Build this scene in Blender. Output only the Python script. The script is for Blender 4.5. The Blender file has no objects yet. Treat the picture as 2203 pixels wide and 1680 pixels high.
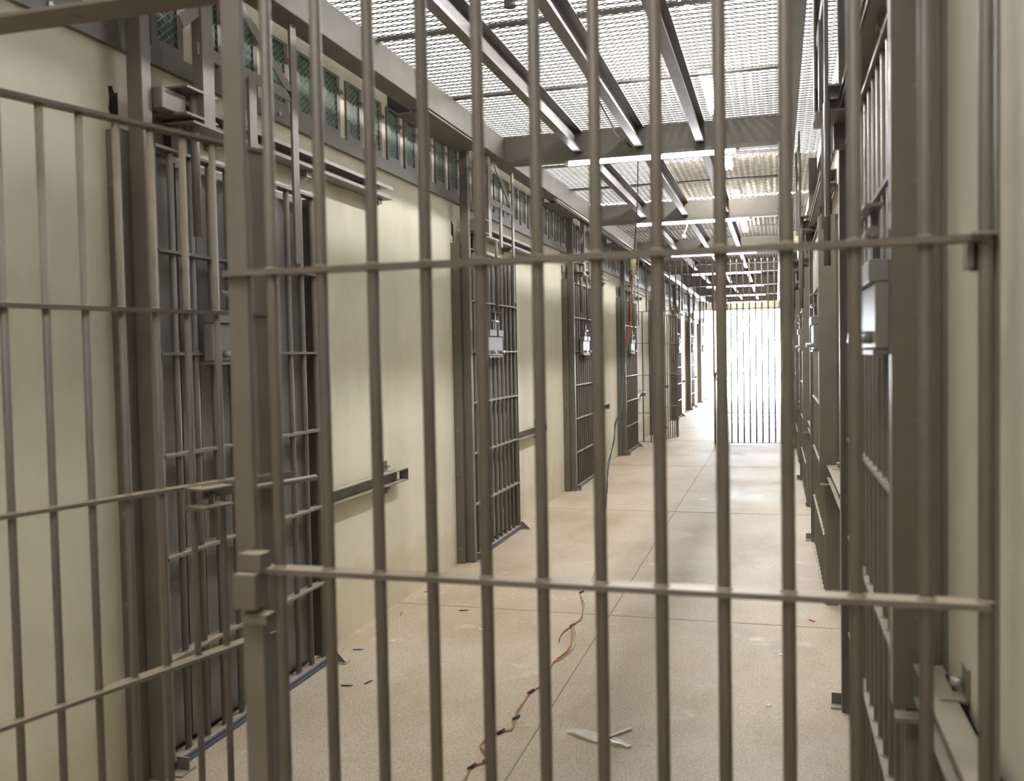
import bpy, math, random
from mathutils import Vector, Matrix
random.seed(7)
SC = bpy.context.scene
COL = SC.collection

# ------------------------------------------------------------------ camera
cam_data = bpy.data.cameras.new('camera')
cam = bpy.data.objects.new('camera', cam_data)
COL.objects.link(cam)
YAW, PITCH, ROLL = 0.278672, 0.038045, -0.019252
fw = Vector((-math.sin(YAW) * math.cos(PITCH), math.cos(YAW) * math.cos(PITCH), -math.sin(PITCH)))
r0 = Vector((math.cos(YAW), math.sin(YAW), 0))
u0 = r0.cross(fw)
c_, s_ = math.cos(ROLL), math.sin(ROLL)
rt = c_ * r0 + s_ * u0
up = -s_ * r0 + c_ * u0
m = Matrix.Identity(4)
for i in range(3):
    m[i][0], m[i][1], m[i][2] = rt[i], up[i], -fw[i]
m[0][3], m[1][3], m[2][3] = 0, 0, 1.45
cam.matrix_world = m
cam_data.sensor_width = 36
cam_data.lens = 1994.1 / 2203 * 36
cam_data.clip_start = 0.05
cam_data.clip_end = 200
cam_data.dof.use_dof = True
cam_data.dof.focus_distance = 6.8
cam_data.dof.aperture_fstop = 4.2
SC.camera = cam

# ------------------------------------------------------------------ world, exposure
w = bpy.data.worlds.new('sky')
SC.world = w
w.use_nodes = True
bg = w.node_tree.nodes['Background']
bg.inputs[0].default_value = (0.86, 0.93, 1.0, 1)
bg.inputs[1].default_value = 14.0
SC.view_settings.view_transform = 'Standard'
SC.view_settings.look = 'None'
SC.view_settings.gamma = 1
SC.view_settings.exposure = 1.82
SC.view_settings.use_curve_mapping = False
SC.cycles.use_denoising = True
SC.cycles.max_bounces = 8
SC.cycles.diffuse_bounces = 5
SC.cycles.caustics_reflective = False
SC.cycles.caustics_refractive = False
SC.cycles.sample_clamp_indirect = 12

TUBE_STRENGTH = 14.0
ROOF_WHITE = (0.036, 0.0345, 0.0300)
ROOF_TAN = (0.0150, 0.0132, 0.0098)


# ------------------------------------------------------------------ materials
def new_mat(name):
    mt = bpy.data.materials.new(name)
    mt.use_nodes = True
    nt = mt.node_tree
    nt.nodes.clear()
    out = nt.nodes.new('ShaderNodeOutputMaterial')
    return mt, nt, out


def noise(nt, scale, detail=4, rough=0.6, coord='Object', stretch=None):
    tc = nt.nodes.new('ShaderNodeTexCoord')
    n = nt.nodes.new('ShaderNodeTexNoise')
    n.inputs['Scale'].default_value = scale
    n.inputs['Detail'].default_value = detail
    n.inputs['Roughness'].default_value = rough
    if stretch:
        mp = nt.nodes.new('ShaderNodeMapping')
        mp.inputs['Scale'].default_value = stretch
        nt.links.new(tc.outputs[coord], mp.inputs[0])
        nt.links.new(mp.outputs[0], n.inputs['Vector'])
    else:
        nt.links.new(tc.outputs[coord], n.inputs['Vector'])
    return n


def ramp(nt, src, stops):
    r = nt.nodes.new('ShaderNodeValToRGB')
    e = r.color_ramp.elements
    e[0].position, e[0].color = stops[0][0], (*stops[0][1], 1)
    e[1].position, e[1].color = stops[-1][0], (*stops[-1][1], 1)
    for p, c in stops[1:-1]:
        k = e.new(p)
        k.color = (*c, 1)
    nt.links.new(src, r.inputs[0])
    return r


def mixc(nt, fac, a, b, mode='MIX'):
    mx = nt.nodes.new('ShaderNodeMix')
    mx.data_type = 'RGBA'
    mx.blend_type = mode
    for sock, v in ((mx.inputs[0], fac), (mx.inputs[6], a), (mx.inputs[7], b)):
        if isinstance(v, (int, float)):
            sock.default_value = v
        elif isinstance(v, tuple):
            sock.default_value = (*v, 1)
        else:
            nt.links.new(v, sock)
    return mx.outputs[2]


def bump(nt, src, strength, dist=0.002):
    b = nt.nodes.new('ShaderNodeBump')
    b.inputs['Strength'].default_value = strength
    b.inputs['Distance'].default_value = dist
    nt.links.new(src, b.inputs['Height'])
    return b.outputs[0]


def paint(name, base, dark=0.8, rough=0.42, dust=0.0, dust_col=(0.45, 0.38, 0.30), metallic=0.0, spec=0.5):
    """painted steel: faint blotches, fine bump and settled dust on the tops"""
    mt, nt, out = new_mat(name)
    p = nt.nodes.new('ShaderNodeBsdfPrincipled')
    n1 = noise(nt, 5.0, 5)
    r1 = ramp(nt, n1.outputs[0], [(0.35, tuple(c * dark for c in base)), (0.65, base)])
    col = r1.outputs[0]
    if dust > 0:
        g = nt.nodes.new('ShaderNodeNewGeometry')
        sx = nt.nodes.new('ShaderNodeSeparateXYZ')
        nt.links.new(g.outputs['Normal'], sx.inputs[0])
        n2 = noise(nt, 14.0, 3)
        mr = nt.nodes.new('ShaderNodeMapRange')
        mr.inputs['From Min'].default_value = 0.35
        mr.inputs['From Max'].default_value = 0.95
        mr.inputs['To Max'].default_value = dust
        nt.links.new(sx.outputs[2], mr.inputs[0])
        mu = nt.nodes.new('ShaderNodeMath')
        mu.operation = 'MULTIPLY'
        r2 = ramp(nt, n2.outputs[0], [(0.2, (0.6, 0.6, 0.6)), (0.6, (1, 1, 1))])
        nt.links.new(mr.outputs[0], mu.inputs[0])
        nt.links.new(r2.outputs[0], mu.inputs[1])
        col = mixc(nt, mu.outputs[0], col, dust_col)
    nt.links.new(col, p.inputs['Base Color'])
    p.inputs['Roughness'].default_value = rough
    p.inputs['Metallic'].default_value = metallic
    p.inputs['Specular IOR Level'].default_value = spec
    n3 = noise(nt, 60.0, 3)
    nt.links.new(bump(nt, n3.outputs[0], 0.15, 0.001), p.inputs['Normal'])
    nt.links.new(p.outputs[0], out.inputs[0])
    return mt


def plain(name, col, rough=0.5, metallic=0.0):
    mt, nt, out = new_mat(name)
    p = nt.nodes.new('ShaderNodeBsdfPrincipled')
    n1 = noise(nt, 30.0, 2)
    r1 = ramp(nt, n1.outputs[0], [(0.3, tuple(c * 0.85 for c in col)), (0.7, col)])
    nt.links.new(r1.outputs[0], p.inputs['Base Color'])
    p.inputs['Roughness'].default_value = rough
    p.inputs['Metallic'].default_value = metallic
    nt.links.new(p.outputs[0], out.inputs[0])
    return mt


def emitter(name, col, strength):
    mt, nt, out = new_mat(name)
    e = nt.nodes.new('ShaderNodeEmission')
    e.inputs[0].default_value = (*col, 1)
    e.inputs[1].default_value = strength
    nt.links.new(e.outputs[0], out.inputs[0])
    return mt


M_GATE = paint('gate_paint', (0.150, 0.130, 0.112), 0.82, 0.45, dust=0.9, dust_col=(0.52, 0.43, 0.33))
M_STEEL = paint('door_paint', (0.190, 0.172, 0.148), 0.85, 0.40, dust=0.75, dust_col=(0.48, 0.42, 0.34))
M_POST = paint('post_paint', (0.150, 0.133, 0.108), 0.85, 0.40)
M_BEAM = paint('beam_paint', (0.165, 0.150, 0.128), 0.82, 0.55)
M_JOIST = paint('joist_paint', (0.135, 0.122, 0.110), 0.7, 0.42)
M_MESH = paint('mesh_paint', (0.045, 0.036, 0.036), 0.8, 0.6)
M_SLAT = paint('slat_paint', (0.235, 0.228, 0.215), 0.88, 0.38)
M_LOCK = paint('lock_paint', (0.235, 0.225, 0.212), 0.9, 0.38)
M_ZINC = plain('zinc', (0.42, 0.42, 0.44), 0.30, 0.7)
M_DARK = plain('painted_dark', (0.012, 0.010, 0.010), 0.9)  # near-black that paints the shade inside gaps and holes
M_BLACK = plain('black_rubber', (0.02, 0.02, 0.022), 0.6)
M_BLUE = plain('blue_strip', (0.10, 0.125, 0.27), 0.5)
M_TUBE = emitter('tube_glow', (0.95, 0.95, 1.0), TUBE_STRENGTH)
M_LAMP = emitter('roof_lamp_glow', (1.0, 0.98, 0.95), 72.0)
M_WHITE = plain('white_plastic', (0.75, 0.75, 0.72), 0.45)
M_YEL = plain('yellowed_plastic', (0.62, 0.50, 0.25), 0.5)
M_RED = plain('red_wire', (0.55, 0.08, 0.035), 0.45)
M_GREEN = plain('green_wire', (0.16, 0.32, 0.10), 0.45)
M_YELLOW = plain('yellow_wire', (0.60, 0.42, 0.05), 0.45)
M_BLUEW = plain('blue_wire', (0.08, 0.18, 0.45), 0.45)
M_BAG = plain('torn_plastic', (0.62, 0.58, 0.50), 0.35)
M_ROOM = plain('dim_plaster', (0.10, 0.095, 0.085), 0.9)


def make_wall_mat():
    mt, nt, out = new_mat('cream_plaster')
    p = nt.nodes.new('ShaderNodeBsdfPrincipled')
    a = noise(nt, 1.1, 6, 0.65)
    b = noise(nt, 0.6, 3, 0.5, stretch=(1, 3, 0.35))
    r = ramp(nt, a.outputs[0], [(0.30, (0.635, 0.595, 0.485)), (0.62, (0.735, 0.695, 0.58))])
    r2 = ramp(nt, b.outputs[0], [(0.35, (0.84, 0.84, 0.82)), (0.6, (1, 1, 1))])
    c = mixc(nt, 1.0, r.outputs[0], r2.outputs[0], 'MULTIPLY')
    # grime that climbed up from the floor
    g = nt.nodes.new('ShaderNodeNewGeometry')
    sx = nt.nodes.new('ShaderNodeSeparateXYZ')
    nt.links.new(g.outputs['Position'], sx.inputs[0])
    n = noise(nt, 3.0, 4, 0.6)
    ad = nt.nodes.new('ShaderNodeMath')
    ad.operation = 'MULTIPLY_ADD'
    ad.inputs[1].default_value = -0.5
    nt.links.new(n.outputs[0], ad.inputs[0])
    nt.links.new(sx.outputs[2], ad.inputs[2])
    r3 = ramp(nt, ad.outputs[0], [(0.0, (0.86, 0.83, 0.75)), (0.10, (1, 1, 1))])
    r3.color_ramp.elements[0].position = 0.0
    c2 = mixc(nt, 0.7, c, r3.outputs[0], 'MULTIPLY')
    nt.links.new(c2, p.inputs['Base Color'])
    p.inputs['Roughness'].default_value = 0.7
    n2 = noise(nt, 9, 5, 0.55)
    nt.links.new(bump(nt, n2.outputs[0], 0.35, 0.012), p.inputs['Normal'])
    nt.links.new(p.outputs[0], out.inputs[0])
    return mt


def make_floor_mat():
    mt, nt, out = new_mat('granilite_floor')
    p = nt.nodes.new('ShaderNodeBsdfPrincipled')
    big = noise(nt, 0.9, 6, 0.6)
    st = noise(nt, 2.4, 4, 0.6, stretch=(1, 0.5, 1))
    spk = noise(nt, 110, 3, 0.75)
    vor = nt.nodes.new('ShaderNodeTexVoronoi')
    vor.inputs['Scale'].default_value = 120
    tc = nt.nodes.new('ShaderNodeTexCoord')
    nt.links.new(tc.outputs['Object'], vor.inputs['Vector'])
    r = ramp(nt, big.outputs[0], [(0.30, (0.39, 0.315, 0.230)), (0.50, (0.475, 0.40, 0.31)), (0.68, (0.52, 0.455, 0.37))])
    r2 = ramp(nt, st.outputs[0], [(0.30, (0.80, 0.77, 0.70)), (0.55, (1, 1, 1))])
    c = mixc(nt, 0.9, r.outputs[0], r2.outputs[0], 'MULTIPLY')
    r3 = ramp(nt, spk.outputs[0], [(0.33, (0.55, 0.52, 0.50)), (0.5, (1, 1, 1)), (0.66, (1.25, 1.25, 1.22))])
    c = mixc(nt, 0.85, c, r3.outputs[0], 'MULTIPLY')
    r4 = ramp(nt, vor.outputs['Color'], [(0.25, (0.82, 0.80, 0.78)), (0.6, (1.06, 1.05, 1.03))])
    c = mixc(nt, 0.45, c, r4.outputs[0], 'MULTIPLY')
    # whitish plaster dust scattered in patches
    d = noise(nt, 3.3, 6, 0.7)
    r5 = ramp(nt, d.outputs[0], [(0.60, (0, 0, 0)), (0.74, (1, 1, 1))])
    c = mixc(nt, r5.outputs[0], c, (0.60, 0.55, 0.47))
    nt.links.new(c, p.inputs['Base Color'])
    rr = ramp(nt, big.outputs[0], [(0.3, (0.5, 0.5, 0.5)), (0.7, (0.68, 0.68, 0.68))])
    nt.links.new(rr.outputs[0], p.inputs['Roughness'])
    nt.links.new(bump(nt, spk.outputs[0], 0.12, 0.001), p.inputs['Normal'])
    nt.links.new(p.outputs[0], out.inputs[0])
    return mt


def make_roof_mat(name, tr, refl):
    """thin roofing sheet that lets daylight through"""
    mt, nt, out = new_mat(name)
    t = nt.nodes.new('ShaderNodeBsdfTranslucent')
    d = nt.nodes.new('ShaderNodeBsdfDiffuse')
    a = nt.nodes.new('ShaderNodeAddShader')
    n = noise(nt, 1.6, 4, 0.6, stretch=(2.5, 0.6, 1))
    r = ramp(nt, n.outputs[0], [(0.3, tuple(c * 0.72 for c in tr)), (0.62, tr)])
    nt.links.new(r.outputs[0], t.inputs[0])
    d.inputs[0].default_value = (*refl, 1)
    nt.links.new(t.outputs[0], a.inputs[0])
    nt.links.new(d.outputs[0], a.inputs[1])
    nt.links.new(a.outputs[0], out.inputs[0])
    return mt


def make_concrete():
    mt, nt, out = new_mat('yard_concrete')
    p = nt.nodes.new('ShaderNodeBsdfPrincipled')
    n = noise(nt, 0.8, 6, 0.6)
    r = ramp(nt, n.outputs[0], [(0.3, (0.55, 0.54, 0.52)), (0.7, (0.7, 0.69, 0.67))])
    nt.links.new(r.outputs[0], p.inputs['Base Color'])
    p.inputs['Roughness'].default_value = 0.9
    nt.links.new(p.outputs[0], out.inputs[0])
    return mt


def make_green_pane():
    mt, nt, out = new_mat('green_pane')
    p = nt.nodes.new('ShaderNodeBsdfPrincipled')
    n = noise(nt, 6, 5, 0.65, coord='Object')
    r = ramp(nt, n.outputs[0], [(0.35, (0.018, 0.065, 0.026)), (0.55, (0.040, 0.135, 0.055)), (0.72, (0.13, 0.20, 0.08))])
    nt.links.new(r.outputs[0], p.inputs['Base Color'])
    p.inputs['Roughness'].default_value = 0.35
    nt.links.new(p.outputs[0], out.inputs[0])
    return mt


M_WALL = make_wall_mat()
M_FLOOR = make_floor_mat()
M_ROOFW = make_roof_mat('translucent_sheet', ROOF_WHITE, (0.33, 0.315, 0.27))
M_ROOFT = make_roof_mat('weathered_sheet', ROOF_TAN, (0.42, 0.37, 0.27))
M_YARD = make_concrete()
M_PANE = make_green_pane()
M_JOINT = plain('joint_line', (0.27, 0.225, 0.175), 0.9)


# ------------------------------------------------------------------ geometry helpers
class MB:
    """collects simple solids and links them as ONE mesh object"""

    def __init__(self):
        self.v, self.f, self.sm = [], [], []

    def box(self, x0, x1, y0, y1, z0, z1):
        x0, x1 = min(x0, x1), max(x0, x1)
        y0, y1 = min(y0, y1), max(y0, y1)
        z0, z1 = min(z0, z1), max(z0, z1)
        b = len(self.v)
        self.v += [(x, y, z) for z in (z0, z1) for y in (y0, y1) for x in (x0, x1)]
        for q in ((0, 2, 3, 1), (4, 5, 7, 6), (0, 1, 5, 4), (2, 6, 7, 3), (0, 4, 6, 2), (1, 3, 7, 5)):
            self.f.append(tuple(b + i for i in q))
            self.sm.append(False)
        return self

    def bar(self, p, q, wdt, thk, upv=(0, 0, 1)):
        """rectangular bar from p to q; wdt is measured across upv, thk along upv"""
        p, q = Vector(p), Vector(q)
        d = (q - p).normalized()
        s = d.cross(Vector(upv))
        if s.length < 1e-5:
            s = d.cross(Vector((1, 0, 0)))
        s.normalize()
        t = s.cross(d)
        b = len(self.v)
        for e in (p, q):
            for a, c in ((-1, -1), (1, -1), (1, 1), (-1, 1)):
                self.v.append(tuple(e + s * (a * wdt / 2) + t * (c * thk / 2)))
        for k in range(4):
            self.f.append((b + k, b + (k + 1) % 4, b + 4 + (k + 1) % 4, b + 4 + k))
            self.sm.append(False)
        self.f += [(b + 3, b + 2, b + 1, b), (b + 4, b + 5, b + 6, b + 7)]
        self.sm += [False, False]
        return self

    def tube(self, pts, r, n=12, cap=True):
        pts = [Vector(p) for p in pts]
        rs = r if isinstance(r, (list, tuple)) else [r] * len(pts)
        b = len(self.v)
        pv = None
        for i, p in enumerate(pts):
            d = (pts[min(i + 1, len(pts) - 1)] - pts[max(i - 1, 0)]).normalized()
            if pv is None:
                a = d.cross(Vector((0, 0, 1)))
                if a.length < 1e-4:
                    a = d.cross(Vector((0, 1, 0)))
                a.normalize()
            else:
                a = (pv - d * pv.dot(d))
                a.normalize()
            pv = a
            c = d.cross(a)
            for k in range(n):
                an = 2 * math.pi * k / n
                self.v.append(tuple(p + (a * math.cos(an) + c * math.sin(an)) * rs[i]))
        for i in range(len(pts) - 1):
            for k in range(n):
                self.f.append((b + i * n + k, b + i * n + (k + 1) % n, b + (i + 1) * n + (k + 1) % n, b + (i + 1) * n + k))
                self.sm.append(True)
        if cap:
            self.f.append(tuple(b + k for k in range(n))[::-1])
            self.f.append(tuple(b + (len(pts) - 1) * n + k for k in range(n)))
            self.sm += [False, False]
        return self

    def blob(self, c, rx, ry, rz, n=8):
        pts, rs = [], []
        b = len(self.v)
        rings = 5
        for i in range(rings + 1):
            th = math.pi * i / rings
            for k in range(n):
                an = 2 * math.pi * k / n
                s = max(math.sin(th), 0.02)
                self.v.append((c[0] + rx * s * math.cos(an), c[1] + ry * s * math.sin(an), c[2] + rz * math.cos(th)))
        for i in range(rings):
            for k in range(n):
                self.f.append((b + i * n + k, b + (i + 1) * n + k, b + (i + 1) * n + (k + 1) % n, b + i * n + (k + 1) % n))
                self.sm.append(True)
        return self

    def prism(self, poly, axis, lo, hi):
        """polygon in the plane across `axis`, extruded from lo to hi"""
        b, n = len(self.v), len(poly)

        def P(a, c, h):
            return {'x': (h, a, c), 'y': (a, h, c), 'z': (a, c, h)}[axis]
        self.v += [P(a, c, lo) for a, c in poly] + [P(a, c, hi) for a, c in poly]
        self.f.append(tuple(b + i for i in range(n))[::-1])
        self.f.append(tuple(b + n + i for i in range(n)))
        self.sm += [False, False]
        for i in range(n):
            self.f.append((b + i, b + (i + 1) % n, b + n + (i + 1) % n, b + n + i))
            self.sm.append(False)
        return self

    def build(self, name, mat, parent=None, bevel=0.0):
        me = bpy.data.meshes.new(name)
        me.from_pydata(self.v, [], self.f)
        me.polygons.foreach_set('use_smooth', self.sm)
        me.materials.append(mat)
        me.validate()
        import bmesh
        bm = bmesh.new()
        bm.from_mesh(me)
        bmesh.ops.recalc_face_normals(bm, faces=bm.faces)
        bm.to_mesh(me)
        bm.free()
        o = bpy.data.objects.new(name, me)
        COL.objects.link(o)
        if parent is not None:
            o.parent = parent
        if bevel:
            md = o.modifiers.new('edge', 'BEVEL')
            md.width = bevel
            md.segments = 2
            md.limit_method = 'ANGLE'
        return o


def tag(o, label=None, cat=None, group=None, kind=None):
    for k, v in (('label', label), ('category', cat), ('group', group), ('kind', kind)):
        if v:
            o[k] = v
    return o


def empty(name, loc=(0, 0, 0), rz=0.0):
    o = bpy.data.objects.new(name, None)
    o.location = loc
    o.rotation_euler = (0, 0, rz)
    o.empty_display_size = 0.1
    COL.objects.link(o)
    return o


def children_of(o):
    return [c for c in COL.objects if c.parent is o]


def copy_tree(o, parent=None):
    kids = children_of(o)
    c = o.copy()
    COL.objects.link(c)
    c.parent = parent
    for k in kids:
        copy_tree(k, c)
    return c


def structure(mb, name, mat, **kw):
    return tag(mb.build(name, mat, **kw), kind='structure')


# ------------------------------------------------------------------ dimensions (metres)
WL, WR = -2.165, 0.335          # wall faces
YG = 1.408                      # near gate plane
PITCHY = 3.43                   # one cell
B0 = 2.76                       # start of the first door on the window side
NC = 8
YEND = 28.1
YBACK = -3.2
DOOR_W, DOOR_H = 1.2, 2.2
ORD = ['first', 'second', 'third', 'fourth', 'fifth', 'sixth', 'seventh', 'eighth', 'ninth', 'tenth', 'eleventh', 'twelfth', 'thirteenth']

# ------------------------------------------------------------------ setting
fl = MB().box(-6, 4, YBACK - 0.2, YEND + 0.1, -0.12, 0.0)
structure(fl, 'floor', M_FLOOR)
structure(MB().box(-40, 40, YEND + 0.1, 70, -0.16, -0.02), 'ground_yard', M_YARD)

# control joints of the floor, cut lines filled with grime
structure(MB().box(-0.905, -0.899, YG - 3, YEND, 0.0, 0.0012), 'trim_1', M_JOINT)
for k in range(9):
    y = 5.03 + (k - 1) * PITCHY
    structure(MB().box(WL, WR, y - 0.0025, y + 0.0025, 0.0, 0.0012), 'trim_%d' % (k + 2), M_JOINT)


def side_wall(name, xf, out, openings, top):
    """plastered wall with door openings; xf = face towards the corridor, out = -1/+1 direction away from it"""
    mb = MB()
    x0, x1 = xf, xf + out * 0.15
    y = YBACK
    for a, b in openings:
        mb.box(x0, x1, y, a, -0.01, DOOR_H)
        y = b
    mb.box(x0, x1, y, YEND, -0.01, DOOR_H)
    mb.box(x0, x1, YBACK, YEND, DOOR_H, top)
    return structure(mb, name, M_WALL)


openL = [(B0 + k * PITCHY, B0 + k * PITCHY + DOOR_W) for k in range(NC)]
RB = 2.05                       # near end of the first leaf on the opposite wall
openR = [(RB + 0.02 + k * PITCHY, RB + 1.8 + k * PITCHY) for k in range(NC)]
side_wall('wall_left', WL, -1, openL, 3.06)
side_wall('wall_right', WR, 1, openR, 3.06)
structure(MB().box(-4.5, 2.6, YBACK - 0.15, YBACK, 0, 3.5), 'wall_back', M_WALL)
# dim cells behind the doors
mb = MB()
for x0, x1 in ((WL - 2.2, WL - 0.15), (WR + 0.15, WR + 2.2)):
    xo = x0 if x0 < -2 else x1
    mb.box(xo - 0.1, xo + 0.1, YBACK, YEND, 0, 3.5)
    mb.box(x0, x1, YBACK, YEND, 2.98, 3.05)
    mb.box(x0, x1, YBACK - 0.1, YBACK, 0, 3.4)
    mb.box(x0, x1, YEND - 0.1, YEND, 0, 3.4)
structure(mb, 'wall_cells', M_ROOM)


def roof_sheet(name, x0, x1, y0, y1, z, mat):
    """corrugated sheet, waves running along the corridor"""
    mb = MB()
    n = int((x1 - x0) / 0.0125)
    b = 0
    for i in range(n + 1):
        x = x0 + (x1 - x0) * i / n
        zz = z + 0.009 * math.sin(2 * math.pi * (x - x0) / 0.076)
        mb.v += [(x, y0, zz), (x, y1, zz)]
    for i in range(n):
        mb.f.append((2 * i, 2 * i + 2, 2 * i + 3, 2 * i + 1))
        mb.sm.append(True)
    return structure(mb, name, mat)


roof_sheet('roof_1', -4.4, 2.55, -0.8, 10.3, 3.52, M_ROOFW)
roof_sheet('roof_4', -4.4, -1.35, 10.3, 12.8, 3.52, M_ROOFW)
roof_sheet('roof_5', -1.35, 2.55, 10.3, 12.8, 3.52, M_ROOFT)
roof_sheet('roof_2', -4.4, 2.55, 12.8, YEND, 3.50, M_ROOFT)
roof_sheet('roof_3', -4.4, 2.55, YBACK - 0.2, -0.8, 3.50, M_ROOFT)
# portal over the open end
structure(MB().box(WL - 2.2, WR + 2.2, YEND - 0.15, YEND, 3.0, 3.5).box(WL, WR, YEND - 0.15, YEND, 2.64, 3.0), 'lintel', M_WALL)

# ceiling steel
XL0, XL1 = -2.045, -1.92
XR0, XR1 = 0.03, 0.13
structure(MB().box(XL0, XL1, YBACK, YEND - 0.2, 2.885, 3.05), 'ceiling_beam_window_side', M_BEAM, bevel=0.004)
structure(MB().box(XR0, XR1, YBACK, YEND - 0.2, 2.87, 3.05), 'ceiling_beam_opposite_side', M_BEAM, bevel=0.004)
CROSSY = [6.62 + PITCHY * (k - 2) for k in range(9)]
CROSSY = [y for y in CROSSY if y < YEND - 0.5]
for y in CROSSY:
    structure(MB().box(XL1, XR0, y, y + 0.10, 2.87, 3.05), 'ceiling_cross_beam', M_BEAM, bevel=0.004)
JX = [-1.36, -0.92, -0.50]


def channel(x, y0, y1):
    """C joist open towards +x"""
    mb = MB()
    mb.box(x - 0.025, x - 0.020, y0, y1, 2.90, 3.045)
    mb.box(x - 0.025, x + 0.030, y0, y1, 2.895, 2.901)
    mb.box(x - 0.025, x + 0.030, y0, y1, 3.040, 3.046)
    mb.box(x + 0.026, x + 0.030, y0, y1, 2.901, 2.913)
    return mb


for k in range(len(CROSSY) - 1):
    y0, y1 = CROSSY[k] + 0.10, CROSSY[k + 1]
    for x in JX:
        structure(channel(x, y0, y1), 'ceiling_joist', M_JOIST)
    for t in (1, 2):
        yy = CROSSY[k] + 0.05 + t * PITCHY / 3
        structure(MB().box(XL1, XR0, yy - 0.02, yy + 0.02, 3.048, 3.056), 'ceiling_joist_flat', M_JOIST)


# expanded metal sheets over the joists
def expanded_mesh(wid, ln, LWD=0.100, SWD=0.058):
    mb = MB()
    nx = int(wid / (LWD / 2))
    ny = int(ln / SWD)
    st = wid / nx
    sy = ln / ny
    tw, th = 0.0036, 0.0026
    for j in range(ny + 1):
        for s in (-1, 1):
            b = len(mb.v)
            for i in range(nx + 1):
                a = (1 if i % 2 else -1) * s
                yc = j * sy + a * (sy / 4 - tw / 3)
                x = i * st
                mb.v += [(x, yc - tw, -th), (x, yc + tw, -th + 0.0015), (x, yc + tw, th), (x, yc - tw, th - 0.0015)]
            for i in range(nx):
                q = b + 4 * i
                for e in range(4):
                    mb.f.append((q + e, q + (e + 1) % 4, q + 4 + (e + 1) % 4, q + 4 + e))
                    mb.sm.append(False)
    return mb


W_MESH = XR0 - XL1 + 0.10
mesh0 = expanded_mesh(W_MESH, PITCHY / 3 - 0.02).build('ceiling_mesh', M_MESH)
first = True
for k in range(len(CROSSY) - 1):
    for t in range(3):
        o = mesh0 if first else mesh0.copy()
        if not first:
            COL.objects.link(o)
        first = False
        o.location = (XL1 - 0.06, CROSSY[k] + 0.06 + t * PITCHY / 3, 3.064)
        bay = ORD[k] + ' ceiling bay from the entrance gate'
        tag(o, 'expanded metal ceiling panel, %s third of the %s' % (('near', 'middle', 'far')[t], bay), 'ceiling panel', 'expanded metal panels lying on the ceiling steel')
mesh1 = expanded_mesh(WR - XR1, PITCHY - 0.05).build('ceiling_mesh_strip', M_MESH)
first = True
for k in range(0, 4):
    o = mesh1 if first else mesh1.copy()
    if not first:
        COL.objects.link(o)
    first = False
    o.location = (XR1, CROSSY[k] - 0.2, 3.064)
    tag(o, 'narrow expanded metal strip between beam and cell wall, %s bay' % ORD[k], 'ceiling panel', 'narrow mesh strips beside the long beam')

# ------------------------------------------------------------------ fluorescent tubes
def make_light():
    e = empty('tube_light')
    MB().box(-1.62, 0.27, -0.035, 0.035, 0.012, 0.04).build('housing', M_POST, e)
    MB().tube([(-1.18 / 2 - 0.6 + 0.0, 0, -0.004), (1.18 / 2 - 0.6, 0, -0.004)], 0.014, 14).build('lamp', M_TUBE, e)
    for s in (-1, 1):
        MB().box(-0.6 + s * 0.60 - 0.012, -0.6 + s * 0.60 + 0.012, -0.018, 0.018, -0.016, 0.014).build('socket', M_WHITE, e)
    return e


L0 = make_light()
for i, y in enumerate(CROSSY):
    o = L0 if i == 0 else copy_tree(L0)
    o.location = (-0.25, y + 0.02, 2.83)
    tag(o, 'fluorescent tube light under the %s cross beam from the entrance gate' % ORD[i], 'ceiling light', 'fluorescent tubes under the cross beams')

# tubes above the mesh, close under the roof; all after the second are added fill
rt0 = empty('roof_tube_light')
MB().box(-0.05, 0.05, 0, 1.2, 0.02, 0.05).build('housing', M_WHITE, rt0)
MB().tube([(-0.022, 0.03, 0.0), (-0.022, 1.17, 0.0)], 0.016, 12).build('lamp', M_LAMP, rt0)
MB().tube([(0.022, 0.03, 0.0), (0.022, 1.17, 0.0)], 0.016, 12).build('lamp', M_LAMP, rt0)
for i, y in enumerate((4.3, 6.75, 9.2, 11.9, 14.7, 18.0, 21.3, -0.9)):
    o = rt0 if i == 0 else copy_tree(rt0)
    o.location = (-0.48, y, 3.42)
    tag(o, 'twin fluorescent lamp above the ceiling mesh, ' + ('nearest one ahead of the entrance gate', 'second ahead of the entrance gate', 'third ahead of the entrance gate, added to light the corridor', 'fourth ahead of the entrance gate, added to light the corridor', 'fifth ahead of the entrance gate, added to brighten the far ceiling', 'sixth ahead of the entrance gate, added to brighten the far ceiling', 'seventh and farthest one, added to brighten the far ceiling', 'unseen one added behind the camera as fill light')[i], 'roof light', 'lamps above the ceiling mesh')

# ------------------------------------------------------------------ near gate: fixed barred panel
BX = [-0.8225 + 0.0930 * n for n in range(12)] + [0.277]


def lock_box(x0, x1, yf, z0, z1, par, name='lock_box'):
    o = MB().box(x0, x1, yf, yf + 0.045, z0, z1).build(name, M_GATE, par, bevel=0.004)
    MB().box(x0 + 0.004, x1 + 0.004, yf + 0.012, yf + 0.047, z1, z1 + 0.032).build('keeper', M_GATE, o, bevel=0.002)
    MB().box(x0 + 0.006, x1 + 0.010, yf + 0.015, yf + 0.045, z0 - 0.028, z0 - 0.010).build('strap', M_GATE, o, bevel=0.002)
    return o


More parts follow.
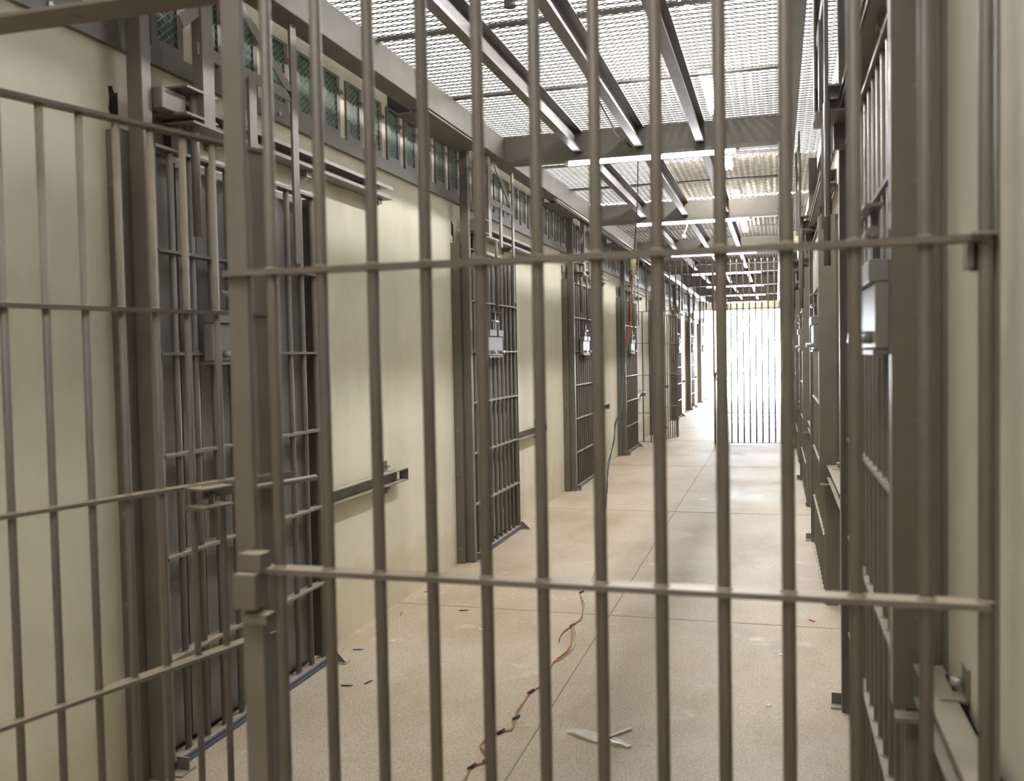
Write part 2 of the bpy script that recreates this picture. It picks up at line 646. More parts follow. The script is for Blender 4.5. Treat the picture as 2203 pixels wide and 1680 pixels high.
def gate_panel(name, ztop, zbars, post_x=(-0.906, -0.858), bars=BX, xr=0.335, gy=0.0, zs=(0.06, 0.58, 1.09, 1.598)):
    e = empty(name)
    for n, x in enumerate(bars):
        MB().tube([(x, gy, 0.02), (x, gy, zbars)], 0.0100, 14).build('bar', M_GATE, e)
    for z in zs:
        mb = MB().box(post_x[0] + (0.0 if z > 1.3 else 0.048), xr - 0.056, gy - 0.020, gy + 0.018, z - 0.0045, z + 0.0045)
        for x in bars:
            mb.blob((x, gy - 0.002, z + 0.005), 0.0135, 0.0135, 0.0045)
            mb.blob((x, gy - 0.002, z - 0.005), 0.0125, 0.0125, 0.0045)
        mb.build('crossbar', M_GATE, e)
    MB().box(post_x[0], post_x[1] - 0.010, gy - 0.004, gy + 0.010, 1.06, ztop).box(post_x[0] + 0.008, post_x[1], gy - 0.002, gy + 0.022, 0, 1.06).build('post', M_GATE, e, bevel=0.002)
    MB().box(0.289, 0.294, gy - 0.006, gy + 0.016, 0.0, ztop).box(0.290, 0.335, gy - 0.016, gy + 0.016, 0.10, 0.11).box(0.290, 0.335, gy - 0.016, gy + 0.016, 2.60, 2.61).build('end_stile', M_GATE, e)
    lock_box(post_x[0] + 0.017, post_x[1] + 0.013, gy - 0.045, 1.028, 1.09, e)
    return e


g = gate_panel('barred_gate_panel', 3.05, 3.05)
g.location = (0, YG, 0)
tag(g, 'large fixed brown barred gate panel across the corridor right before the camera', 'gate')
hb = MB().box(WL, -0.858, -0.02, 0.055, 2.080, 2.088).build('header_bar', M_GATE, g, bevel=0.001)
for x in (-1.22, -1.07, -0.98):
    MB().tube([(x, 0.025, 2.0785), (x, 0.025, 2.0805)], 0.009, 12).build('hole_disc', M_POST, hb)  # raised discs standing in for holes in the bar's underside
for z in (1.585, 0.56):
    o = MB().box(0.254, 0.290, -0.030, 0.034, z + 0.014, z + 0.019).box(0.254, 0.262, -0.002, 0.034, z - 0.028, z + 0.014).box(0.262, 0.290, 0.026, 0.034, z - 0.030, z + 0.014).build('wall_clamp', M_GATE, g, bevel=0.002)

# near gate: door leaf, swung open into the corridor
def gate_leaf(name, length, nb, bz, first_off=0.05):
    e = empty(name)
    for n in range(nb):
        x = first_off + 0.0932 * n
        MB().tube([(x, 0, 0.03), (x, 0, bz[0])], 0.0086, 14).build('bar', M_GATE, e)
    for z in bz:
        mb = MB().box(0.0, length, -0.018, 0.018, z - 0.0045, z + 0.0045)
        for n in range(nb):
            mb.blob((first_off + 0.0932 * n, 0, z + 0.004), 0.013, 0.013, 0.005)
        mb.build('crossbar', M_GATE, e)
    MB().box(length - 0.045, length + 0.004, -0.012, 0.016, 0.03, bz[0] + 0.006).build('stile', M_GATE, e, bevel=0.002)
    MB().box(-0.03, 0.01, -0.016, 0.016, 0.0, bz[0] + 0.006).build('hinge_stile', M_GATE, e, bevel=0.002)
    b = MB().box(length - 0.26, length + 0.05, -0.040, -0.034, bz[2] - 0.030, bz[2] + 0.004).build('slide_bolt', M_GATE, e)
    MB().tube([(length - 0.16, -0.048, bz[2] - 0.022), (length + 0.13, -0.048, bz[2] - 0.022)], 0.0085, 12).build('bolt_rod', M_GATE, b)
    MB().box(length - 0.30, length - 0.20, -0.085, -0.018, bz[2] - 0.004, bz[2] + 0.002).box(length - 0.30, length - 0.20, -0.085, -0.018, bz[2] - 0.050, bz[2] - 0.044) \
        .box(length - 0.30, length - 0.294, -0.022, -0.014, bz[2] - 0.060, bz[2] + 0.004).build('hasp', M_GATE, b)
    MB().tube([(length - 0.235, -0.04, bz[2] - 0.13), (length - 0.235, -0.04, bz[2] - 0.02)], 0.008, 10).build('latch_handle', M_GATE, b)
    return e


ANG = math.radians(74)
NLEAF = 0.93
hx, hy = -1.556 - math.cos(ANG) * 0.20, 1.58 - math.sin(ANG) * 0.20
gl = gate_leaf('barred_gate_door', 0.925, 9, (2.018, 1.575, 1.133, 0.693, 0.253), 0.20 - 2 * 0.0932)
gl.location = (hx, hy, 0)
gl.rotation_euler = (0, 0, ANG)
tag(gl, 'brown barred gate door standing ajar before the cream wall, with slide bolt', 'gate')

# ------------------------------------------------------------------ far gate
fg = gate_panel('barred_gate_panel', 2.86, 2.86, post_x=(-0.955, -0.915), bars=[-0.865 + 0.0932 * n for n in range(12)], gy=0, zs=(0.03, 0.49, 1.09, 1.598, 2.10, 2.80))
fg.location = (0, 14.75, 0)
tag(fg, 'inner barred gate panel halfway down the corridor, thin against the daylight', 'gate')
for x in [-1.98 + 0.0932 * n for n in range(12)]:
    MB().tube([(x, 0, 2.10), (x, 0, 2.86)], 0.0100, 8).build('transom_bar', M_GATE, fg)
for z in (2.10, 2.80):
    MB().box(WL, -0.95, -0.018, 0.018, z - 0.004, z + 0.004).build('transom_rail', M_GATE, fg)
for x in (-2.05, -1.93):
    MB().tube([(x, 0, 0.02), (x, 0, 2.1)], 0.0100, 8).build('side_bar', M_GATE, fg)
for z in (0.034, 0.49, 1.09, 1.598):
    MB().box(-2.14, -1.90, -0.016, 0.016, z - 0.004, z + 0.004).build('side_rail', M_GATE, fg)
fl2 = gate_leaf('barred_gate_door', 0.925, 9, (2.05, 1.59, 1.09, 0.56, 0.05), 0.05)
fl2.location = (-1.87, 14.77, 0)
fl2.rotation_euler = (0, 0, math.radians(73))
tag(fl2, 'door of the inner barred gate, swung open towards the green-window wall', 'gate')
# bright pipe run on the wall in front of it
pr = MB().tube([(-2.13, 14.2, 0.75), (-2.13, 14.2, 2.66), (-2.11, 14.25, 2.72), (-2.05, 14.3, 2.78)], 0.022, 12).build('conduit_pipe', M_ZINC)
tag(pr, 'grey conduit climbing the green-window wall just before the inner gate', 'pipe')

# ------------------------------------------------------------------ sliding cell doors
def cell_door(sgn, width, nbars, name='cell_door', locky=0.235):
    """origin on the floor, y along the leaf, x: sgn = +1 faces +x. local x 0 = front plane of the bars"""
    e = empty(name)
    s = sgn

    def B(mb, x0, x1, *r):
        mb.box(s * x0, s * x1, *r)
        return mb
    zs = [0.032 + 0.3615 * i for i in range(7)]
    for i in range(nbars):
        y = 0.105 + (width - 0.135) / (nbars - 1) * i
        MB().tube([(-s * 0.016, y, 0.03), (-s * 0.016, y, 2.2)], 0.0125, 12).build('bar', M_STEEL, e)
    for z in zs:
        mb = B(MB(), -0.045, 0.006, 0.0, width, z - 0.005, z + 0.005)
        for i in range(nbars):
            y = 0.105 + (width - 0.135) / (nbars - 1) * i
            mb.blob((-s * 0.014, y, z + 0.005), 0.017, 0.017, 0.006, 6)
        mb.build('crossbar', M_STEEL, e)
    if sgn > 0:
        MB().prism([(0.0, 0.0), (0.085, 0.0), (0.020, 0.065), (0.0, 0.065)], 'y', width + 0.010, width + 0.018).box(0.0, 0.085, width - 0.01, width + 0.05, 0.0, 0.004).build('floor_stop', M_STEEL, e)
    # slatted steel backing
    mb = MB()
    for i in range(nbars):
        y = 0.105 + (width - 0.135) / (nbars - 1) * i
        B(mb, -0.092, -0.086, max(y - 0.104, 0.0), y - 0.014, 0.03, 2.19)
    B(mb, -0.092, -0.086, width - 0.012, width, 0.03, 2.19)
    mb.build('backing_slats', M_SLAT, e)
    mb = MB()
    for z in (0.04, 0.755, 1.478, 2.185):
        B(mb, -0.098, -0.0925, 0, width, z - 0.02, z + 0.02)
    mb.build('backing_rail', M_STEEL, e)
    # stiles
    B(MB(), -0.10, 0.0, -0.004, 0.006, 0.03, 2.2).build('stile', M_STEEL, e)
    B(MB(), -0.10, 0.0, width, width + 0.008, 0.03, 2.2).build('stile', M_STEEL, e)
    if sgn > 0:
        B(MB(), -0.04, 0.004, 0.0, width, 0.006, 0.022).build('blue_strip', M_BLUE, e)['label'] = 'blue strip under the door'
    # lock case with lever
    y0 = locky
    lk = B(MB(), 0.012, 0.050, y0, y0 + 0.36, 1.450, 1.590).build('lock_case', M_LOCK, e, bevel=0.003)
    B(MB(), 0.010, 0.062, y0 + 0.005, y0 + 0.18, 1.592, 1.640).build('cover', M_LOCK, lk, bevel=0.003)
    B(MB(), 0.010, 0.062, y0 + 0.225, y0 + 0.35, 1.592, 1.640).build('cover', M_LOCK, lk, bevel=0.003)
    for yy in (y0 + 0.08, y0 + 0.30):
        MB().tube([(s * 0.045, yy, 1.475), (s * 0.085, yy, 1.475)], 0.014, 10).build('knob', M_ZINC, lk)
    B(MB(), -0.01, 0.055, y0, y0 + 0.35, 1.436, 1.446).build('ledge', M_STEEL, lk)
    B(MB(), 0.022, 0.040, y0 + 0.205, y0 + 0.240, 1.58, 1.78).box(s * 0.022, s * 0.040, y0 + 0.16, y0 + 0.182, 1.60, 1.70).build('lever', M_LOCK, lk)
    MB().tube([(s * 0.048, y0 + 0.06, 1.705), (s * 0.048, y0 + 0.25, 1.705)], 0.012, 10).build('handle', M_LOCK, lk)
    B(MB(), 0.020, 0.060, y0 + 0.12, y0 + 0.29, 1.768, 1.776).build('catch', M_LOCK, lk)
    return e


def door_linkage(sgn):
    """steel A frame and pull rods over a sliding door; x 0 = front plane of the door bars"""
    e = empty('door_linkage')
    s = sgn

    def B(mb, x0, x1, *r):
        mb.box(s * x0, s * x1, *r)
        return mb
    X = 0.080
    B(MB(), X - 0.004, X + 0.004, 0.150, 0.865, 2.545, 2.590).build('tie_plate', M_STEEL, e, bevel=0.002)
    ap = (s * X, 0.36, 2.865)
    MB().bar(ap, (s * X, 0.83, 2.575), 0.008, 0.045, (0, 0.5, 1)).build('brace', M_STEEL, e)
    MB().bar(ap, (s * X, 0.06, 2.63), 0.008, 0.045, (0, -0.5, 1)).build('brace', M_STEEL, e)
    B(MB(), X - 0.03, X + 0.012, 0.165, 0.172, 2.30, 2.88).box(s * (X + 0.006), s * (X + 0.012), 0.165, 0.235, 2.30, 2.88).build('hanger', M_STEEL, e)
    B(MB(), X - 0.006, X + 0.006, 0.815, 0.865, 1.86, 2.88).build('pull_rod', M_STEEL, e, bevel=0.001)
    B(MB(), X - 0.004, X + 0.008, 0.475, 0.530, 2.26, 2.56).build('pull_rod', M_STEEL, e, bevel=0.001)
    MB().tube([(s * (X - 0.02), 0.445, 1.74), (s * (X - 0.02), 0.445, 2.30)], 0.012, 10).build('pull_rod', M_STEEL, e)
    MB().tube([(s * (X - 0.03), 0.165, 1.90), (s * (X - 0.03), 0.165, 2.42)], 0.016, 10).build('guide_rod', M_STEEL, e)
    for z, a, b in ((2.412, 0.07, 0.25), (2.318, 0.06, 0.25), (2.296, 0.10, 0.36)):
        B(MB(), -0.05, X + 0.012, a, b, z - 0.004, z + 0.004).build('shelf_bracket', M_STEEL, e)
    B(MB(), -0.01, 0.045, -0.010, 0.125, 2.322, 2.395).build('actuator_beam', M_STEEL, e, bevel=0.004)
    B(MB(), -0.02, 0.02, 0.125, 0.160, 2.20, 2.33).build('plunger', M_STEEL, e)
    B(MB(), -0.085, -0.02, 0.17, 0.26, 2.21, 2.36).build('cable_box', M_BLACK, e)
    return e


def jamb_post(sgn, deep=0.105):
    e = empty('door_post')
    s = sgn
    mb = MB()
    mb.box(-s * 0.045, s * 0.015, -0.065, -0.013, 0, 2.87)
    mb.build('column', M_POST, e, bevel=0.003)
    MB().box(-s * deep, -s * 0.046, -0.105, -0.035, 0, 2.235).build('wall_channel', M_POST, e, bevel=0.002)
    for z in (0.10, 0.62, 0.93, 1.46, 1.62, 2.05):
        MB().tube([(-s * 0.080, -0.114, z), (-s * 0.080, -0.100, z)], 0.011, 8).build('bolt', M_STEEL, e)
    MB().box(-s * 0.002, s * 0.055, -0.03, 0.055, 0.0, 0.006).box(s * 0.0, s * 0.05, 0.02, 0.026, 0.0, 0.05).build('floor_stop', M_STEEL, e)
    return e


def slide_rail(sgn, length=1.98):
    """C rail fixed on the wall; x 0 = wall face"""
    e = empty('sliding_rail')
    s = sgn

    def B(mb, *r):
        mb.box(s * r[0], s * r[1], *r[2:])
        return mb
    mb = MB()
    B(mb, 0.02, 0.026, 0, length, 2.330, 2.402)
    B(mb, 0.02, 0.105, 0, length, 2.396, 2.402)
    B(mb, 0.02, 0.105, 0, length, 2.330, 2.336)
    B(mb, 0.100, 0.105, 0, length, 2.384, 2.402)
    B(mb, 0.100, 0.105, 0, length, 2.330, 2.346)
    mb.build('channel', M_STEEL, e)
    for y in (0.35, 1.05, length - 0.12):
        b = B(MB(), 0.0, 0.07, y, y + 0.05, 2.300, 2.330).box(s * 0, s * 0.008, y, y + 0.05, 2.28, 2.44).build('bracket', M_STEEL, e)
        MB().tube([(s * 0.05, y + 0.025, 2.290), (s * 0.05, y + 0.025, 2.312)], 0.012, 8).build('bolt', M_ZINC, b)
    return e


def guide_rail(sgn, length=1.10):
    e = empty('guide_rail')
    s = sgn

    def B(mb, *r):
        mb.box(s * r[0], s * r[1], *r[2:])
        return mb
    mb = MB()
    B(mb, 0.015, 0.020, 0, length - 0.05, 0.728, 0.800)
    B(mb, 0.015, 0.070, 0, length, 0.795, 0.800)
    B(mb, 0.015, 0.070, 0, length, 0.728, 0.733)
    B(mb, 0.015, 0.070, length, length + 0.006, 0.728, 0.800)
    mb.build('channel', M_STEEL, e)
    for z0, z1 in ((0.80, 0.860), (0.672, 0.728)):
        b = B(MB(), 0.0, 0.006, length - 0.20, length - 0.15, z0, z1).box(s * 0.0, s * 0.05, length - 0.20, length - 0.15, 0.7975 if z0 > 0.79 else 0.722, 0.803 if z0 > 0.79 else 0.7285).build('bracket', M_STEEL, e)
        MB().tube([(s * 0.004, length - 0.175, (z0 + z1) / 2), (s * 0.030, length - 0.175, (z0 + z1) / 2)], 0.009, 8).build('bolt', M_ZINC, b)
    return e


XLF = -2.062     # front plane of leaves on the window side
D0, K0, P0, S0, G0 = cell_door(1, 1.185, 10), door_linkage(1), jamb_post(1), slide_rail(1), guide_rail(1)
WIN = 'the green-window wall'
for k in range(NC):
    y = B0 + k * PITCHY
    nth = ORD[k]
    protos = []
    for pr_, loc, lab, cat, grp in (
        (D0, (XLF, y + 0.012, 0), 'closed barred sliding cell door on the green-window wall, %s from the entrance gate' % nth, 'cell door', 'sliding cell doors on the green-window wall'),
        (K0, (XLF, y + 0.012, 0), 'steel A-frame with pull rods above the %s cell door on the green-window wall' % nth, 'door mechanism', 'pull-rod frames on the green-window wall'),
        (P0, (-2.060, y, 0), 'tall brown steel post beside the %s cell door on the green-window wall' % nth, 'post', 'door posts on the green-window wall'),
        (S0, (WL, y + 0.11, 0), 'horizontal sliding rail over the %s cell door on the green-window wall' % nth, 'rail', 'upper rails on the green-window wall'),
        (G0, (WL, y + 1.20, 0), 'short waist-high guide rail after the %s cell door on the green-window wall' % nth, 'rail', 'guide rails on the green-window wall')):
        o = pr_ if k == 0 else copy_tree(pr_)
        o.location = loc
        tag(o, lab, cat, grp)

XRF = 0.252
D1, K1, P1, S1, G1 = cell_door(-1, 1.55, 13, locky=0.05), copy_tree(K0), jamb_post(-1, 0.078), copy_tree(S0), guide_rail(-1)
# deep boxed near edge of these leaves
MB().box(-0.024, 0.070, -0.012, -0.004, 0.70, 2.19).box(0.012, 0.070, -0.006, -0.004, 0.0, 0.70).box(-0.024, -0.018, -0.004, 0.045, 0.70, 2.19).build('end_plate', M_POST, D1, bevel=0.002)
for z in (0.79, 0.89, 1.30, 1.52, 1.79, 1.98):
    MB().tube([(0.022, -0.0135, z), (0.022, -0.0115, z)], 0.005, 8).build('screw', M_STEEL, D1)
MB().box(-0.022, 0.040, -0.055, -0.010, 0.684, 0.694).build('end_shelf', M_STEEL, D1)
for k in range(NC):
    y = RB + k * PITCHY
    nth = ORD[k]
    for pr_, loc, lab, cat, grp in (
        (D1, (XRF, y + 0.014, 0), 'barred sliding cell door opposite the green windows, %s from the entrance gate' % nth, 'cell door', 'sliding cell doors opposite the green windows'),
        (K1, (0.232, y + 1.815, 0), 'steel A-frame with pull rods above the %s cell door opposite the green windows' % nth, 'door mechanism', 'pull-rod frames opposite the green windows'),
        (P1, (0.254, y + 1.87, 0), 'tall brown steel post after the %s cell door opposite the green windows' % nth, 'post', 'door posts opposite the green windows'),
        (G1, (WR, y - 1.12, 0), 'waist-high guide rail before the %s cell door opposite the green windows' % nth, 'rail', 'guide rails opposite the green windows')):
        if pr_ is G1 and k == 0:
            continue
        o = pr_ if k == (1 if pr_ is G1 else 0) else copy_tree(pr_)
        o.location = loc
        if pr_ is K1:
            o.rotation_euler = (0, 0, math.pi)
        tag(o, lab, cat, grp)
G9 = guide_rail(-1, 0.55)
G9.location = (WR, RB - 0.57, 0)
tag(G9, 'short waist-high guide rail between the entrance gate and the first opposite door', 'rail', 'guide rails opposite the green windows')
for k in range(NC):
    o = S1 if k == 0 else copy_tree(S1)
    o.location = (WR, RB + k * PITCHY + 1.72, 0.0)
    o.rotation_euler = (0, 0, math.pi)
    tag(o, 'horizontal sliding rail over the %s cell door opposite the green windows' % ORD[k], 'rail', 'upper rails opposite the green windows')

# ------------------------------------------------------------------ window strip on the left wall
NW = 13
STEP = PITCHY / NW


def make_window():
    e = empty('window')
    mb = MB()
    wd = 0.188
    mb.box(0, 0.012, 0, 0.034, 2.586, 2.90).box(0, 0.012, wd - 0.034, wd, 2.586, 2.90)
    mb.box(0, 0.012, 0.034, wd - 0.034, 2.586, 2.622).box(0, 0.012, 0.034, wd - 0.034, 2.885, 2.90)
    mb.build('window_frame', M_POST, e)
    MB().box(0.001, 0.004, 0.034, wd - 0.034, 2.622, 2.885).build('window_pane', M_PANE, e)
    mb = MB()
    lo, hi, zl, zh = 0.034, wd - 0.034, 2.622, 2.885
    st = 0.030
    for sg in (-1, 1):
        c = -12
        while c < 24:
            # line y = lo + t, z = zl + c*st + sg*t*0.8
            t0, t1 = 0.0, hi - lo
            za, zb = zl + c * st, zl + c * st + sg * (hi - lo) * 0.8
            pts = []
            n = 6
            for i in range(n + 1):
                t = t1 * i / n
                z = za + (zb - za) * i / n
                if zl <= z <= zh:
                    pts.append((0.0085, lo + t, z))
            if len(pts) > 1:
                mb.tube(pts, 0.0011, 4, cap=False)
            c += 1
    mb.build('wire_mesh', M_ZINC, e)
    MB().box(0.011, 0.016, wd - 0.02, wd + 0.03, 2.815, 2.835).build('latch', M_POST, e)
    return e


W0 = make_window()
n = 0
for k in range(-1, NC):
    for j in range(NW):
        y = B0 + 0.14 + k * PITCHY + j * STEP
        if y < 1.5 or y > YEND - 0.3:
            continue
        o = W0 if n == 0 else copy_tree(W0)
        o.location = (WL, y, 0)
        n += 1
        o.name = 'window_%d' % n
        o['kind'] = 'structure'
    if k in (-1, 0, 1, 2):
        for j in range(NW):
            y = B0 + 0.34 + k * PITCHY + j * STEP
            if y < 2.0:
                continue
            o = copy_tree(W0)
            o.location = (WR, y, 0)
            o.rotation_euler = (0, 0, math.pi)
            n += 1
            o.name = 'window_%d' % n
            o['kind'] = 'structure'
    ya, yb = max(B0 + 0.14 + k * PITCHY - 0.03, 1.5), min(B0 + 0.14 + (k + 1) * PITCHY - 0.05, YEND - 0.3)
    r = empty('window_rail', (WL, 0, 0))
    MB().box(0, 0.022, ya, yb, 2.520, 2.526).box(0.016, 0.022, ya, yb, 2.526, 2.584).build('angle_bar', M_POST, r)
    for y in (ya + 0.9, ya + 1.9, ya + 2.8):
        if y < yb:
            MB().tube([(0.020, y, 2.555), (0.030, y, 2.555)], 0.010, 8).build('bolt', M_ZINC, r)
    tag(r, 'dark angle bar under the green windows, %s length from the camera' % ORD[k + 1], 'window rail', 'angle bars carrying the green windows')
    # steel plate bridging wall and beam between two doors
    yp = B0 + 2.33 + k * PITCHY
    if yp + 1.1 > YEND:
        continue
    p = MB().box(WL + 0.03, -1.925, yp, yp + 1.06, 2.868, 2.878).build('bridging_plate', M_BEAM)
    tag(p, 'flat steel plate bridging window wall and long beam, %s from the camera' % ORD[k + 1], 'plate', 'plates between window wall and long beam')
    q = MB().box(WL - 0.001, WL + 0.004, yp - 0.04, yp + 0.30, 2.905, 3.04).build('dark_hole_patch', M_DARK)  # flat black panel, darkness of the gap above the plate painted on
    tag(q, 'black panel painted as the dark gap above the start of the plate, %s from the camera' % ORD[k + 1], 'hole', 'painted dark gaps over the bridging plates')
    # broken hole beside each post: flat plate, the hole's darkness put into its colour
    h = MB().prism([(0.0, 0.0), (0.012, -0.02), (0.030, -0.015), (0.035, -0.055), (0.045, -0.06), (0.046, 0.07), (0.030, 0.062), (0.018, 0.085), (0.002, 0.08), (0.006, 0.04)], 'x', -0.001, 0.0025).build('dark_hole_patch', M_DARK)
    h.location = (WL, B0 + k * PITCHY - 0.085, 2.305)
    tag(h, 'black plate painted as the broken plaster hole beside the %s post on the window wall' % ORD[max(k, 0)] if k >= 0 else 'black plate painted as the broken plaster hole behind the camera', 'hole', 'painted broken holes by the posts')
    if k < 0:
        bpy.data.objects.remove(h)

# ------------------------------------------------------------------ conduits under the long beams
mb = MB().tube([(-1.93, 8.3, 2.862), (-1.93, 15.0, 2.858), (-1.93, YEND - 0.3, 2.862)], 0.018, 10)
tag(mb.build('conduit_pipe', M_ZINC), 'shiny conduit under the long beam on the window side', 'pipe')
mb = MB().tube([(-1.885, 9.8, 2.868), (-1.885, YEND - 0.3, 2.868)], 0.012, 10)
tag(mb.build('conduit_pipe', M_ZINC), 'thinner second conduit beside the shiny one under the window-side beam', 'pipe')
mb = MB().tube([(0.06, 6.0, 2.852), (0.06, YEND - 0.3, 2.852)], 0.018, 10)
tag(mb.build('conduit_pipe', M_ZINC), 'long conduit under the beam opposite the green windows', 'pipe')

# ------------------------------------------------------------------ hanging cable, connector, wires
cb = MB().tube([(-1.02, 4.35, 3.035), (-1.025, 5.2, 3.02), (-1.03, 6.3, 2.93), (-0.955, 6.78, 2.90), (-0.964, 6.8, 2.60), (-0.985, 6.8, 2.33), (-1.0, 6.8, 2.12)], 0.0045, 8)
tag(cb.build('electric_cable', M_BLACK), 'thin black cable hanging from the ceiling joist into the corridor', 'cable')
e = empty('lamp_socket', (-1.004, 6.8, 0))
MB().tube([(0, 0, 2.165), (0, 0, 2.14), (0, 0, 2.075), (0, 0, 2.07)], [0.010, 0.020, 0.020, 0.012], 14).build('shell', M_YEL, e)
MB().tube([(0, 0, 2.07), (0, 0, 2.055), (0, 0, 2.052), (0, 0, 2.035), (0, 0, 2.032), (0, 0, 2.005)], [0.012, 0.016, 0.012, 0.016, 0.011, 0.009], 12).build('thread', M_YEL, e)
tag(e, 'yellowed lamp socket dangling at the end of the thin black cable', 'lamp socket')


def smooth_path(pts, sub=4):
    P = [Vector(p) for p in pts]
    out = []
    for i in range(len(P) - 1):
        a, b, c, d = P[max(i - 1, 0)], P[i], P[i + 1], P[min(i + 2, len(P) - 1)]
        for t in range(sub):
            u = t / sub
            out.append(0.5 * ((2 * b) + (c - a) * u + (2 * a - 5 * b + 4 * c - d) * u * u + (3 * b - a - 3 * c + d) * u ** 3))
    out.append(P[-1])
    return out


e = empty('loose_wires', (0, 0, 0))
MB().tube(smooth_path([(-1.007, 6.8, 2.005), (-1.019, 6.8, 1.856), (-1.028, 6.8, 1.686), (-1.047, 6.8, 1.584), (-1.066, 6.8, 1.448)]), 0.0055, 7).build('red_strand', M_RED, e)
MB().tube(smooth_path([(-1.002, 6.79, 2.005), (-1.016, 6.79, 1.856), (-0.986, 6.79, 1.753), (-0.984, 6.79, 1.685), (-1.037, 6.79, 1.567), (-1.063, 6.79, 1.448)]), 0.0035, 7).build('green_strand', M_GREEN, e)
HB = [(-1.066, 6.8, 1.45), (-1.082, 6.8, 1.311), (-1.102, 6.8, 1.14), (-1.11, 6.8, 1.036), (-1.15, 6.8, 0.933), (-1.169, 6.8, 0.795), (-1.207, 6.8, 0.621), (-1.227, 6.8, 0.447), (-1.236, 6.8, 0.307), (-1.278, 6.8, 0.096), (-1.290, 6.76, 0.012)]
MB().tube(smooth_path(HB), 0.0042, 7).build('blue_strand', M_BLUEW, e)
MB().tube(smooth_path([(x + 0.012 * math.sin(3 * i), y - 0.01, z) for i, (x, y, z) in enumerate(HB)]), 0.0028, 6).build('green_strand', M_GREEN, e)
FP = [(-1.285, 6.70), (-1.198, 6.202), (-1.146, 5.785), (-1.15, 5.453), (-1.087, 5.199), (-1.035, 4.921), (-1.057, 4.782), (-1.019, 4.582), (-0.988, 4.375), (-1.02, 4.178), (-1.006, 3.88), (-1.026, 3.789), (-1.025, 3.679), (-1.028, 3.575), (-1.01, 3.495), (-0.997, 3.403), (-1.015, 3.367), (-1.046, 3.346), (-1.07, 3.22), (-1.009, 3.111), (-1.043, 3.037), (-1.038, 2.964), (-1.035, 2.70)]
MB().tube(smooth_path([(x, y, 0.005) for x, y in FP]), 0.0028, 6).build('red_strand', M_RED, e)
MB().tube(smooth_path([(x + 0.010 * math.sin(2.1 * i), y + 0.006, 0.004) for i, (x, y) in enumerate(FP)]), 0.0024, 6).build('green_strand', M_GREEN, e)
MB().tube(smooth_path([(-1.055, 4.79, 0.006), (-1.0, 4.60, 0.006), (-0.975, 4.38, 0.006), (-1.01, 4.20, 0.005)]), 0.0024, 6).build('yellow_strand', M_YELLOW, e)
MB().tube(smooth_path([(-1.055, 4.785, 0.006), (-1.077, 4.667, 0.005), (-1.077, 4.57, 0.005), (-1.064, 4.494, 0.005)]), 0.0024, 6).build('black_tail', M_BLACK, e)
for x, y in ((-1.285, 6.72), (-1.15, 5.47), (-1.057, 4.785), (-1.026, 3.79), (-1.01, 3.50), (-1.03, 3.355), (-1.009, 3.111), (-1.043, 3.04)):
    MB().tube([(x - 0.006, y - 0.022, 0.007), (x + 0.006, y + 0.022, 0.007)], 0.006, 7).build('tape_joint', M_BLACK, e)
tag(e, 'joined red, green and blue wires dropping from the lamp socket and snaking along the floor', 'wires')

e = empty('pendant_socket', (-0.93, 10.1, 0))
MB().tube(smooth_path([(0.02, 0, 2.83), (0.018, 0, 2.78), (-0.004, 0, 2.73), (-0.012, 0, 2.705)]), 0.006, 8).build('flex', M_WHITE, e)
MB().tube([(-0.012, 0, 2.705), (-0.014, 0, 2.70), (-0.016, 0, 2.665), (-0.017, 0, 2.66)], [0.010, 0.022, 0.022, 0.014], 12).build('socket_cup', M_WHITE, e)
tag(e, 'small white empty bulb socket hanging below the third tube light', 'lamp socket')

e = MB().tube([(-1.287, 4.6, 3.52), (-1.288, 4.6, 3.215)], 0.030, 14).build('roof_pipe', M_POST)
tag(e, 'short dark pipe stub hanging from the roof above the mesh', 'pipe')

# ------------------------------------------------------------------ litter on the floor
bagv = [(-0.787, 3.455), (-0.716, 3.445), (-0.654, 3.405), (-0.60, 3.375), (-0.555, 3.345), (-0.58, 3.335), (-0.635, 3.352), (-0.664, 3.346), (-0.752, 3.390), (-0.79, 3.415)]
mb = MB()
cx, cy = -0.67, 3.40
for i in range(len(bagv)):
    a, b_ = bagv[i], bagv[(i + 1) % len(bagv)]
    q = len(mb.v)
    mb.v += [(cx, cy, 0.016), (a[0], a[1], 0.002 + 0.006 * (i % 3)), (b_[0], b_[1], 0.002 + 0.006 * ((i + 1) % 3 if i + 1 < len(bagv) else 0)), (cx, cy, 0.001), (a[0], a[1], 0.0005), (b_[0], b_[1], 0.0005)]
    mb.f += [(q, q + 1, q + 2), (q + 3, q + 5, q + 4), (q + 1, q + 4, q + 5, q + 2)]
    mb.sm += [False] * 3
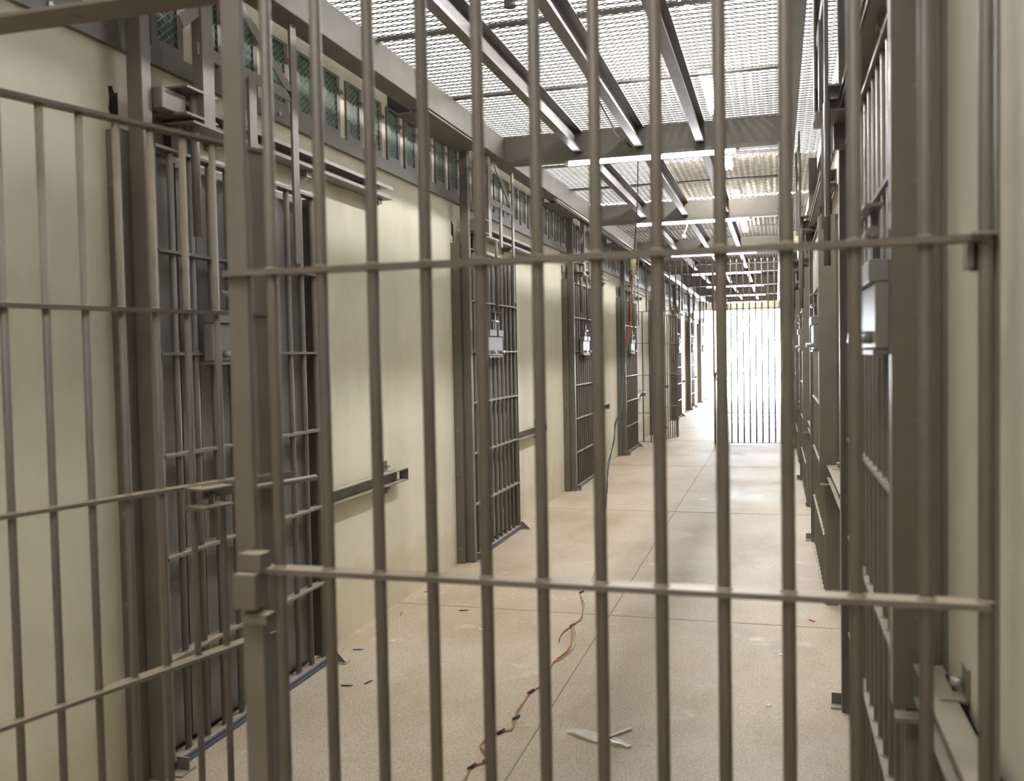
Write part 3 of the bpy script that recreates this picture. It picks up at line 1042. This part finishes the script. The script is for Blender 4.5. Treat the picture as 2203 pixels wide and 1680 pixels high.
mb.bar((-0.62, 3.40, 0.008), (-0.55, 3.50, 0.006), 0.014, 0.006).bar((-0.60, 3.39, 0.008), (-0.53, 3.33, 0.006), 0.022, 0.005)
tag(mb.build('torn_bag', M_BAG), 'crumpled piece of whitish torn plastic lying on the floor', 'litter')
SCR = [(-2.09, 5.30, 'red', 'beside the skirting, farther of two red bits'), (-2.02, 5.20, 'grey', 'close to the wall foot, a curled dark sliver'), (-2.05, 4.80, 'red', 'beside the wall foot, nearer of two red bits'),
       (-1.733, 4.945, 'dark', 'thin dark sliver just before the floor joint'), (-1.521, 5.246, 'white', 'white fleck beyond the cross joint'), (-2.05, 4.477, 'white', 'white fleck by the wall after the first door'),
       (-1.898, 4.33, 'white', 'white smear nearer the first guide rail'), (-1.524, 4.624, 'white', 'small white crumb before the cross joint'), (-1.85, 3.686, 'dark', 'dark scrap at the foot of the first cell door'),
       (-1.768, 3.741, 'dark', 'longer dark scrap next to the first door'), (-2.02, 4.163, 'blue', 'tiny blue bit near the first door end'), (-0.848, 4.857, 'white', 'white fleck on the long joint'),
       (-0.833, 6.3, 'white', 'white fleck far along the long joint'), (0.17, 5.143, 'red', 'red bit by the second door opposite the windows'), (0.008, 4.543, 'white', 'white crumb before the doors opposite the windows'), (-0.041, 3.871, 'white', 'white dot near the opposite post')]
SM = {'red': M_RED, 'grey': M_BLACK, 'dark': M_BLACK, 'white': M_WHITE, 'blue': M_BLUEW}
for i, (x, y, c, lab) in enumerate(SCR):
    a = random.uniform(0, 3)
    dx, dy = 0.018 * math.cos(a), 0.018 * math.sin(a)
    if c == 'white':
        o = MB().blob((0, 0, 0.002), 0.011, 0.013, 0.003, 7).build('floor_scrap', SM[c])
    else:
        o = MB().bar((-dx, -dy, 0.003), (dx, dy, 0.004), 0.006, 0.004).bar((dx, dy, 0.004), (dx * 1.5 + 0.008, dy * 1.5, 0.006), 0.005, 0.003).build('floor_scrap', SM[c])
    o.location = (x, y, 0.0)
    tag(o, lab + ' on the floor' if 'floor' not in lab else lab, 'litter')
